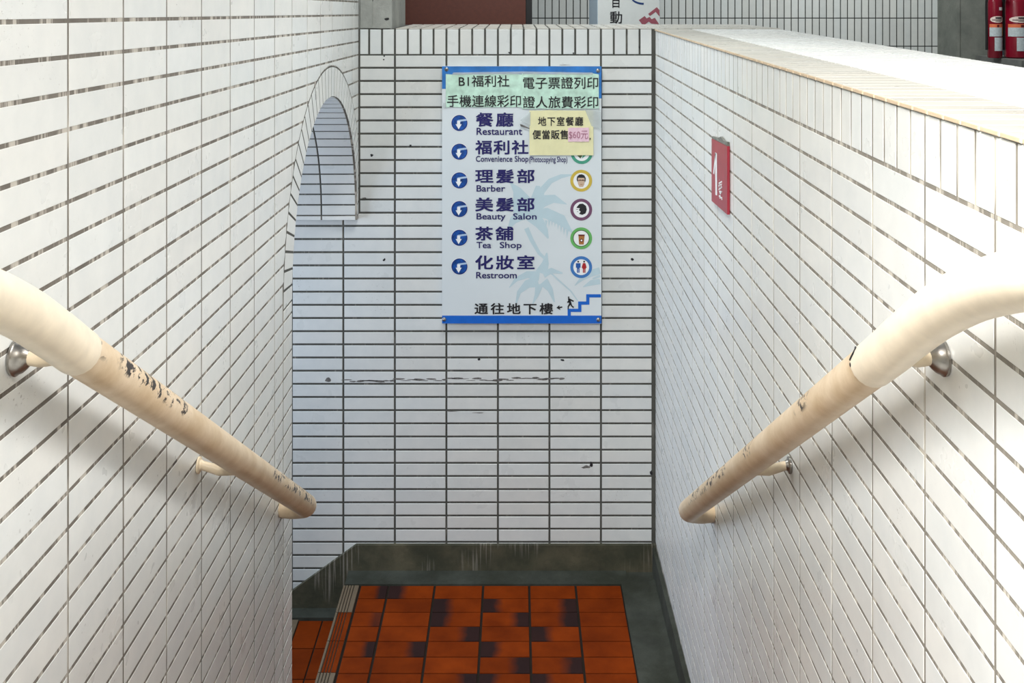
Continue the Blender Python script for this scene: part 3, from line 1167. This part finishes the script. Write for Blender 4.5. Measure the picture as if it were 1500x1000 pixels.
icons = [(852, 224, 'teal', None), (851.3, 264.5, 'yellow', None), (851.3, 306.8, 'purple', None), (851.3, 348.8, 'green', 'darkgreen'), (851.3, 391, 'midblue', None)]
for i, (cx, cy, m, m2) in enumerate(icons):
    w = MB()
    disc(w, cx, cy, 0, 15.4, 0.0008, 'white')
    disc(w, cx, cy, 11.6, 16, 0.0012, m)
    if m2:
        disc(w, cx, cy, 11.2, 12.2, 0.0015, m2)
    root = w.build('service_roundel', sign)
    w = MB()
    h = 0.0016
    if i == 0:
        shape(w, [(cx - 9, cy + 1), (cx - 3, cy - 7), (cx + 1, cy + 4), (cx - 2, cy + 8)], h, 'darkgreen')
        shape(w, [(cx + 0.5, cy + 8), (cx + 3, cy - 5), (cx + 9, cy + 1)], h, 'teal')
    elif i == 1:
        shape(w, [(cx - 5.2, cy - 1), (cx + 5.2, cy - 1), (cx + 4.6, cy + 5), (cx + 2.6, cy + 9), (cx - 2.6, cy + 9), (cx - 4.6, cy + 5)], h, 'skin')
        shape(w, [(cx - 4.6, cy - 4.5), (cx + 4.8, cy - 4.5), (cx + 5, cy), (cx - 5, cy)], h, 'skin')
        hair = [(cx - 5.4, cy + 2.4), (cx - 6.6, cy - 2), (cx - 6, cy - 6), (cx - 3, cy - 9), (cx + 1, cy - 9.6), (cx + 4.6, cy - 7.8), (cx + 6.6, cy - 4), (cx + 6.4, cy - 0.5), (cx + 5.4, cy + 2.4),
                (cx + 4.8, cy - 4.2), (cx - 4.6, cy - 4.4)]
        shape(w, hair, h + 0.0003, 'ink')
        for dx in (-2.6, 1.4):
            shape(w, [(cx + dx, cy - 1.6), (cx + dx + 2, cy - 1.6), (cx + dx + 2, cy - 0.6), (cx + dx, cy - 0.6)], h + 0.0003, 'maroon')
        shape(w, [(cx - 2, cy + 5), (cx + 2, cy + 5), (cx + 1.6, cy + 5.8), (cx - 1.6, cy + 5.8)], h + 0.0003, 'brown_print')
    elif i == 2:
        shape(w, [(cx - 6, cy - 4.4), (cx - 2.5, cy - 8.4), (cx + 2.5, cy - 8.8), (cx + 7, cy - 5.4), (cx + 8.2, cy), (cx + 6.4, cy + 5.4), (cx + 1.5, cy + 7.6), (cx - 3.2, cy + 6.2),
                  (cx - 0.8, cy + 3), (cx - 3.4, cy + 0.6), (cx - 2, cy - 2), (cx - 7, cy - 2.6)], h, 'ink')
        shape(w, [(cx - 7.6, cy - 1.0), (cx - 4.4, cy - 0.6), (cx - 4.4, cy), (cx - 7.2, cy - 0.2)], h, 'ink')
        shape(w, [(cx - 6.4, cy + 2.6), (cx - 4.6, cy + 2.4), (cx - 5.0, cy + 3.6)], h, 'ink')
    elif i == 3:
        shape(w, [(cx - 4, cy - 4.2), (cx + 5, cy - 4.2), (cx + 3.6, cy + 9), (cx - 3.2, cy + 9)], h, 'brown_print')
        shape(w, [(cx - 4.4, cy - 5.6), (cx + 5.2, cy - 5.6), (cx + 4.9, cy - 3.4), (cx - 4.1, cy - 3.4)], h + 0.0003, 'maroon')
        disc(w, cx + 0.4, cy + 3, 0, 2.6, h + 0.0003, 'maroon', 14)
        disc(w, cx + 0.4, cy + 3, 0, 1.3, h + 0.0006, 'white', 12)
    else:
        for sx, mm, lady in ((-4.4, 'blue_print', 0), (4.3, 'red_print', 1)):
            x = cx + sx
            disc(w, x, cy - 8, 0, 1.35, h, 'ink', 12)
            if lady:
                shape(w, [(x - 1.8, cy - 6), (x + 1.8, cy - 6), (x + 3.7, cy + 0.6), (x + 2.6, cy + 1.2), (x + 2.4, cy + 2.4), (x - 2.4, cy + 2.4), (x - 2.6, cy + 1.2), (x - 3.7, cy + 0.6)], h, mm)
            else:
                shape(w, [(x - 3.4, cy - 5.8), (x + 3.4, cy - 5.8), (x + 3.4, cy + 0.8), (x + 1.9, cy + 0.8), (x + 1.9, cy + 2.4), (x - 1.9, cy + 2.4), (x - 1.9, cy + 0.8), (x - 3.4, cy + 0.8)], h, mm)
            for q in (-1.9, 0.3):
                shape(w, [(x + q, cy + 2.4), (x + q + 1.6, cy + 2.4), (x + q + 1.6, cy + 8.2), (x + q, cy + 8.2)], h, mm)
    w.build('pictogram', root, base=sign['_base'])

# stairs pictogram, walking figure and arrow
w = MB()
c_ = [(833.7, 463), (833.7, 454.3), (849.2, 454.3), (849.2, 443.6), (861, 443.6), (861, 433), (880, 433)]
hw = 2.35
for si, ((xa, ya), (xb, yb_)) in enumerate(zip(c_[:-1], c_[1:])):
    x0, x1 = min(xa, xb) - hw, max(xa, xb) + hw
    y0, y1 = min(ya, yb_) - hw, max(ya, yb_) + hw
    x1 = min(x1, 880.2)
    shape(w, [(x0, y1), (x1, y1), (x1, y0), (x0, y0)], 0.0009 + si * 0.00006, 'blue')
w.build('stair_pictogram', sign)
w = MB()
q = lambda x, y: (820 + x * 0.06, 420 + y * 0.06)
h = 0.0018
disc(w, 832.9, 435, 0, 1.15, h, 'ink', 14)
for pl in ([(200, 270), (240, 275), (265, 330), (285, 400), (245, 420), (205, 360)], [(235, 280), (345, 335), (330, 365), (240, 320)], [(225, 330), (175, 360), (185, 390), (235, 370)],
           [(230, 395), (190, 470), (190, 545), (215, 545), (222, 480), (270, 420)], [(255, 415), (285, 400), (300, 450), (345, 485), (330, 515), (275, 470)]):
    shape(w, [q(*p) for p in pl], h, 'ink')
w.build('walking_figure', sign)
w = MB()
shape(w, [(815, 450.5), (819.5, 446.6), (819.2, 449.2), (823.6, 448.4), (823.8, 450.4), (819.6, 451.2), (821, 454)], 0.0012, 'ink')
w.build('arrow', sign)


def dome(mb, c, axis, r, hgt, m, n=16, k=5):
    ax = Vector(axis).normalized()
    u = ax.orthogonal().normalized()
    v = ax.cross(u)
    rings = []
    for i in range(k + 1):
        a = math.pi / 2 * i / k * 0.98
        rr, hh = r * math.cos(a), hgt * math.sin(a)
        rings.append([Vector(c) + ax * hh + (u * math.cos(2 * math.pi * j / n) + v * math.sin(2 * math.pi * j / n)) * rr for j in range(n)])
    mb.grid(rings, m)


for bx, by in ((654, 101.5), (876, 103.5), (650.5, 467.5), (876.5, 468)):
    w = MB()
    dome(w, S(bx, by, 0.0006), nF, 0.0095, 0.004, 'chrome')
    dome(w, S(bx, by, 0.0030), nF, 0.0055, 0.005, 'chrome')
    w.build('bolt', sign, True)

# ------------------------------------------------------------------ paper notices taped on the sign
def rough_sheet(name, x0, y0, x1, y1, h, m, label, rag=1.2, rows=(), inkm='ink', group=None, tapes=()):
    base = S((x0 + x1) / 2, y1, h)
    t = thing(name, tuple(base), label, 'notice', group)
    mb = MB()
    n = 12
    top = [(x0 + (x1 - x0) * i / n, y0 + random.uniform(-rag, rag)) for i in range(n + 1)]
    bot = [(x0 + (x1 - x0) * i / n, y1 + random.uniform(-rag, rag) * 0.35) for i in range(n + 1)]
    for i in range(n):
        b1, b2 = h + 0.0006 * math.sin(i * 1.7), h + 0.0006 * math.sin((i + 1) * 1.7)
        mb.prism([S(*bot[i], b1), S(*bot[i + 1], b2), S(*top[i + 1], b2), S(*top[i], b1)], (0, -0.0005, 0), m)
    mb.build('paper', t)
    for r_ in rows:
        sheet_text('lettering', t, [r_], h + 0.0022, inkm)
    for pl in tapes:
        mb = MB()
        mb.prism([S(x, y, h + 0.0014) for x, y in pl], (0, -0.0003, 0), 'tape')
        mb.build('tape', t)
    return t


rough_sheet('paper_notice', 653, 108, 766, 157, 0.0024, 'paper_green', 'mint green paper strip under the left bolt of the directory sign', 1.4,
            (('B1福利社', 672, 110, 746, 127, 1.0, 0.008), ('手機連線彩印', 655, 139, 763, 156.5, 1.02, 0.008)), 'ink', 'mint green strips on the sign',
            ([(664, 106), (766, 104.5), (766, 108.5), (662, 109.5)], [(649, 150), (653.5, 150), (653.5, 158), (649, 158)]))
rough_sheet('paper_notice', 764.5, 107.5, 877, 159, 0.0042, 'paper_green', 'mint green paper strip above the yellow note on the sign', 1.4,
            (('電子票證列印', 766, 112.5, 876, 130, 1.02, 0.008), ('證人旅費彩印', 766, 140.5, 876, 158, 1.02, 0.008)), 'ink', 'mint green strips on the sign',
            ([(766, 104.5), (868, 106), (868, 109.5), (766, 108.5)],))
yn = rough_sheet('paper_note', 775.5, 161.5, 869, 227, 0.0056, 'paper_yellow', 'cream yellow note with black handwriting, taped over the sign', 0.3,
                 (('地下室餐廳', 788, 170.5, 854, 184, 1.15, 0.014), ('便當販售', 780, 190, 832, 203.5, 1.1, 0.018)), 'ink', None,
                 ([(857, 161), (880, 160), (881, 190), (866, 184)], [(762, 176), (777, 163), (777, 184)]))
w = MB()
shape(w, [(761.5, 181), (766, 182.5), (776, 187.5), (775, 188.6), (762.5, 184.6)], 0.0075, 'scuff')  # dark grey piece at the lower end of the tape
w.build('tape_dark_strip', yn)['label'] = 'dark grey strip at the tape end'
w = MB()
shape(w, [(863.3, 201.5), (865, 201.5), (864.6, 204), (863.4, 205)], 0.0080, 'ink')
w.build('comma', yn)
rough_sheet('price_note', 832, 186.5, 862.5, 207, 0.0082, 'paper_pink', 'small pink price note stuck on the cream yellow note', 0.2,
            (('$60元', 833, 191, 861, 203.5, 1.0, 0.0),), 'pink_ink')

# ------------------------------------------------------------------ red plate on the parapet wall
pl = thing('direction_plate', (XR, 3.19, -0.64), 'small red plate with white arrow on the parapet wall', 'sign')


def RP(y, z, h=0.0):
    return (XR - 0.002 - h, y, z)


w = MB()
w.prism([RP(3.31, -0.646), RP(3.065, -0.639), RP(3.065, -0.436), RP(3.31, -0.445)], (-0.008, 0, 0), 'red_plate')
w.build('plate', pl)
w = MB()
w.prism([RP(3.31, -0.4445), RP(3.07, -0.4355), RP(3.07, -0.4235), RP(3.12, -0.428), RP(3.17, -0.421), RP(3.22, -0.432), RP(3.31, -0.438)], (-0.007, 0, 0), 'residue')
w.build('glue_edge', pl)['label'] = 'dirty grey glue along the top'


def rp(xp, yp):                 # crop px of the plate -> (y along wall, z)
    fx = (xp - 120) / (285 - 120)
    y = 3.31 - 0.245 * (fx * 3.065 / (3.31 - 0.245 * fx)) if False else 3.31 / (1 + fx * (3.31 / 3.065 - 1))
    return y, -((190 + yp / 7.145) * y / F)


w = MB()
for pts in ([(158, 235), (178, 245), (180, 688), (163, 680)], [(160, 245), (168, 245), (150, 468), (138, 455)]):
    w.face([RP(*rp(*p), 0.0085) for p in pts], 'white')
w.build('arrow', pl)
w = MB()
k = 70 / 1000 * 7.145
for pts in ([(205, 310), (212, 345), (206, 350)], [(190, 395), (262, 350), (265, 385), (200, 420)], [(185, 440), (268, 410), (262, 432), (190, 462)], [(190, 470), (200, 430), (212, 440), (205, 500)],
            [(240, 450), (255, 440), (240, 530), (228, 530)], [(190, 520), (268, 470), (262, 500), (192, 548)], [(200, 560), (245, 560), (255, 605), (215, 610)], [(215, 620), (270, 560), (268, 580), (225, 645)],
            [(195, 655), (235, 655), (240, 690), (200, 690)], [(210, 700), (268, 690), (270, 755), (255, 755), (250, 715), (212, 725)]):
    pts = [(p[0] * 30 / 429 * 7.145 + (1044 - 1030) * 7.145, (p[1] * 70 / 1000 + 50) * 7.145) for p in pts]
    w.face([RP(*rp(*p), 0.0085) for p in pts], 'white')
w.build('lettering', pl)


# ------------------------------------------------------------------ handrails
def tube(mb, path, rad, m, n=20, caps=True):
    """sweeps a circle along path"""
    pts = [Vector(p) for p in path]
    k = len(pts)
    up = Vector((0, 0, 1))
    rings = []
    tang = []
    for i in range(k):
        tang.append((pts[min(i + 1, k - 1)] - pts[max(i - 1, 0)]).normalized())
    u = tang[0].orthogonal().normalized()
    for i in range(k):
        u = (u - tang[i] * u.dot(tang[i])).normalized()
        v = tang[i].cross(u)
        r = rad[i] if isinstance(rad, (list, tuple)) else rad
        rings.append([pts[i] + (u * math.cos(2 * math.pi * j / n) + v * math.sin(2 * math.pi * j / n)) * r for j in range(n)])
    mb.grid(rings, m, cap0=caps, cap1=caps)


def smooth_path(keys, n=8):
    """Catmull-Rom through keys"""
    out = []
    K = [Vector(p) for p in keys]
    for i in range(len(K) - 1):
        p0, p1, p2, p3 = K[max(i - 1, 0)], K[i], K[i + 1], K[min(i + 2, len(K) - 1)]
        for j in range(n):
            t = j / n
            out.append(0.5 * ((2 * p1) + (-p0 + p2) * t + (2 * p0 - 5 * p1 + 4 * p2 - p3) * t * t + (-p0 + 3 * p1 - 3 * p2 + p3) * t ** 3))
    out.append(K[-1])
    return out


def handrail(side, mat, yend, label):
    """side -1: on the arched wall, +1: on the parapet wall"""
    wallx = (lambda y: xl(y) + 0.002) if side < 0 else (lambda y: XR - 0.002)
    rx = -0.645 if side < 0 else 0.548
    zr = lambda y: -0.496 - 0.629 * (y - 1.48)
    t = thing('handrail', (wallx(2.3), 2.3, zr(2.3)), label, 'handrail')
    R = 0.0322
    # sloping rail with its return into the wall
    keys = [(rx, 1.47, zr(1.47))]
    y = 1.6
    while y < yend - 0.06:
        keys.append((rx, y, zr(y)))
        y += 0.12
    path = [Vector(p) for p in keys]
    q0 = Vector((rx, yend - 0.045, zr(yend - 0.045)))
    q1 = Vector((rx, yend, zr(yend)))
    q2 = Vector((rx - (-0.05 if side > 0 else 0.05) * 1.0, yend + 0.008, zr(yend) - 0.006))
    for i in range(9):
        s = i / 8
        path.append(q0 * (1 - s) ** 2 + q1 * 2 * s * (1 - s) + q2 * s * s)
    path.append(Vector((wallx(yend) + (0.002 if side < 0 else -0.002), yend + 0.012, zr(yend) - 0.008)))
    w = MB()
    tube(w, path, [R] * (len(path) - 1) + [R * 0.9], mat)
    w.build('rail', t, True)
    ysl = 1.515 if side < 0 else 1.585
    # thicker sleeve at the top where the rail levels out
    keys = [(rx, -0.9, -0.232), (rx, -0.2, -0.232), (rx, 0.5, -0.235), (rx, 0.85, -0.247), (rx, 1.05, -0.283), (rx, 1.2, -0.336), (rx, 1.33, -0.401), (rx, 1.43, zr(1.43) + 0.002), (rx, 1.5, zr(1.5)), (rx, ysl, zr(ysl))]
    w = MB()
    tube(w, smooth_path(keys, 6), R + 0.0016, 'rail_sleeve')
    s_ = w.build('top_sleeve', t, True)
    s_['label'] = 'bright cream upper sleeve'
    if side > 0:                # torn paint at the sleeve's edge
        w = MB()
        pts = []
        for a, dy in ((44, 0.006), (52, -0.004), (62, -0.008), (72, -0.002), (78, 0.002)):
            a = math.radians(a)
            pts.append((rx - math.sin(a) * (R + 0.0012), ysl + dy, zr(ysl + dy) + math.cos(a) * (R + 0.0012) / 0.846))
        tube(w, smooth_path(pts, 5), 0.0022, 'black', 8)
        a = math.radians(90)
        dome(w, (rx - math.sin(a) * R, ysl, zr(ysl) + math.cos(a) * R), (-1, -0.2, 0.0), 0.0045, 0.002, 'black', 10, 3)
        w.build('paint_chip', t)['label'] = 'dark chip in the paint'
    for i, y in enumerate((1.53, 2.39, yend + 0.03)):
        near = i == 0
        wx = wallx(y)
        z = zr(y) - (0.004 if near else 0.012)
        d = -side
        w = MB()
        prof = [(0.000, 0.027), (0.004, 0.0275), (0.006, 0.025), (0.012, 0.023), (0.019, 0.017), (0.024, 0.011)] if near else [(0, 0.019), (0.004, 0.019), (0.006, 0.013), (0.012, 0.010)]
        rings = []
        for hh, r_ in prof:
            rings.append([(wx + d * hh, y + r_ * math.cos(2 * math.pi * j / 20), z + r_ * math.sin(2 * math.pi * j / 20)) for j in range(20)])
        w.grid(rings, 'chrome' if near or side > 0 else 'bracket')
        br = w.build('bracket', t, True)
        if near:
            br['label'] = 'shiny steel bracket'
        w = MB()
        if near:
            tube(w, [(wx + d * 0.018, y, z), (wx + d * 0.04, y - 0.004, z), (rx, y - 0.02, zr(y - 0.02))], [0.011, 0.013, 0.016], 'bracket', 14)
        elif i == 1:
            tube(w, [(wx + d * 0.008, y, z), (wx + d * 0.05, y, z - 0.012), (rx, y - 0.005, zr(y) - 0.02)], [0.010, 0.012, 0.012], 'bracket', 14)
        else:
            tube(w, [(wx + d * 0.008, y, z + 0.006), (wx + d * 0.03, y, z + 0.004), (rx - d * 0.02, yend, zr(yend))], [0.010, 0.010, 0.010], 'bracket', 14)
        w.build('arm', br, True, base=t['_base'])
    return t


handrail(-1, 'rail_a', 3.19, 'cream handrail with many dark paint chips on the wall with the arch')
handrail(1, 'rail_b', 3.31, 'cream handrail under the parapet ledge, brightly lit at its top')


# ------------------------------------------------------------------ fire extinguishers
def lathe(mb, cx, cy, prof, m, n=32):
    mb.grid([[(cx + r * math.cos(2 * math.pi * j / n), cy + r * math.sin(2 * math.pi * j / n), z) for j in range(n)] for r, z in prof], m)


def patch(mb, cx, cy, r, a0, a1, z0, z1, m, oval=False):
    """a label wrapped on the cylinder, angles in degrees from the camera direction"""
    n = 16
    rr = r + 0.0012

    def pt(a, z):
        b_ = math.radians(a) - math.pi / 2
        return (cx + rr * math.cos(b_), cy + rr * math.sin(b_), z)
    if oval:
        ac, zc = (a0 + a1) / 2, (z0 + z1) / 2
        for i in range(14):        # strips up the oval, so that it follows the round body
            for j in range(8):
                q = []
                for ii, jj in ((i, j), (i, j + 1), (i + 1, j + 1), (i + 1, j)):
                    th = -math.pi / 2 + math.pi * ii / 14
                    q.append(pt(ac + (a1 - a0) / 2 * math.cos(th) * (2 * jj / 8 - 1), zc + (z1 - z0) / 2 * math.sin(th)))
                mb.face(q, m)
    else:
        for i in range(n):
            a, b_ = a0 + (a1 - a0) * i / n, a0 + (a1 - a0) * (i + 1) / n
            mb.face([pt(a, z0), pt(b_, z0), pt(b_, z1), pt(a, z1)], m)


def extinguisher(xc_px, r, Y, label):
    cx = (xc_px - CX) * Y / F
    zb = -0.438
    s = Y / F
    t = thing('fire_extinguisher', (cx, Y, zb), label, 'fire extinguisher', 'fire extinguishers by the column')
    zy = lambda yp: -yp * s
    w = MB()
    ztop_ = zy(1)
    lathe(w, cx, Y, [(r * 0.9, zb), (r, zb + 0.008), (r, ztop_ - 0.01), (r * 0.94, ztop_ + 0.012), (r * 0.75, ztop_ + 0.034), (r * 0.45, ztop_ + 0.05), (r * 0.33, ztop_ + 0.055)], 'red_paint')
    w.build('cylinder', t, True)
    w = MB()
    lathe(w, cx, Y, [(r * 0.36, ztop_ + 0.053), (r * 0.36, ztop_ + 0.075), (r * 0.22, ztop_ + 0.08), (r * 0.22, ztop_ + 0.12)], 'chrome', 16)
    w.build('valve', t, True)
    w = MB()
    w.box((cx - 0.012, Y - 0.13, ztop_ + 0.118), (cx + 0.012, Y + 0.03, ztop_ + 0.126), 'black')
    w.box((cx - 0.012, Y - 0.13, ztop_ + 0.145), (cx + 0.012, Y + 0.02, ztop_ + 0.153), 'black')
    w.build('handle', t)
    w = MB()
    tube(w, smooth_path([(cx, Y, ztop_ + 0.10), (cx - r * 0.9, Y - 0.01, ztop_ + 0.08), (cx - r - 0.012, Y, ztop_), (cx - r - 0.011, Y, ztop_ - 0.2), (cx - r - 0.011, Y, zb + 0.06)], 6), 0.009, 'black', 10)
    w.build('hose', t, True)
    w = MB()
    patch(w, cx, Y, r, 10, 48, zy(15), zy(10.5), 'white')
    w.build('tag', t)['label'] = 'small white tag'
    w = MB()
    patch(w, cx, Y, r, -62, 62, zy(33), zy(23.5), 'cream_label', True)
    ov = w.build('oval_badge', t)
    w = MB()
    patch(w, cx, Y, r + 0.0006, -20, 38, zy(27.2), zy(25), 'ink')
    patch(w, cx, Y, r + 0.0006, -46, 40, zy(29.4), zy(28.4), 'ink')
    patch(w, cx, Y, r + 0.0006, -20, 24, zy(31.2), zy(30.5), 'ink')
    w.build('badge_line', ov, base=t['_base'])
    w = MB()
    patch(w, cx, Y, r, -68, 62, zy(40), zy(35), 'orange_label')
    patch(w, cx, Y, r + 0.0006, -8, 10, zy(39.5), zy(36), 'maroon')
    patch(w, cx, Y, r, -68, 44, zy(53), zy(40), 'grey_label')
    patch(w, cx, Y, r, 44, 72, zy(52), zy(40), 'ochre')
    w.build('instruction_label', t)
    w = MB()
    patch(w, cx, Y, r, -26, 58, zy(74), zy(54.5), 'grey_label')
    w.build('inspection_card', t)['label'] = 'pale paper card'
    return t


extinguisher(1457.2, 0.052, 7.8, 'slim red fire extinguisher right beside the concrete column')
extinguisher(1489.5, 0.088, 7.8, 'fatter red fire extinguisher further from the concrete column')
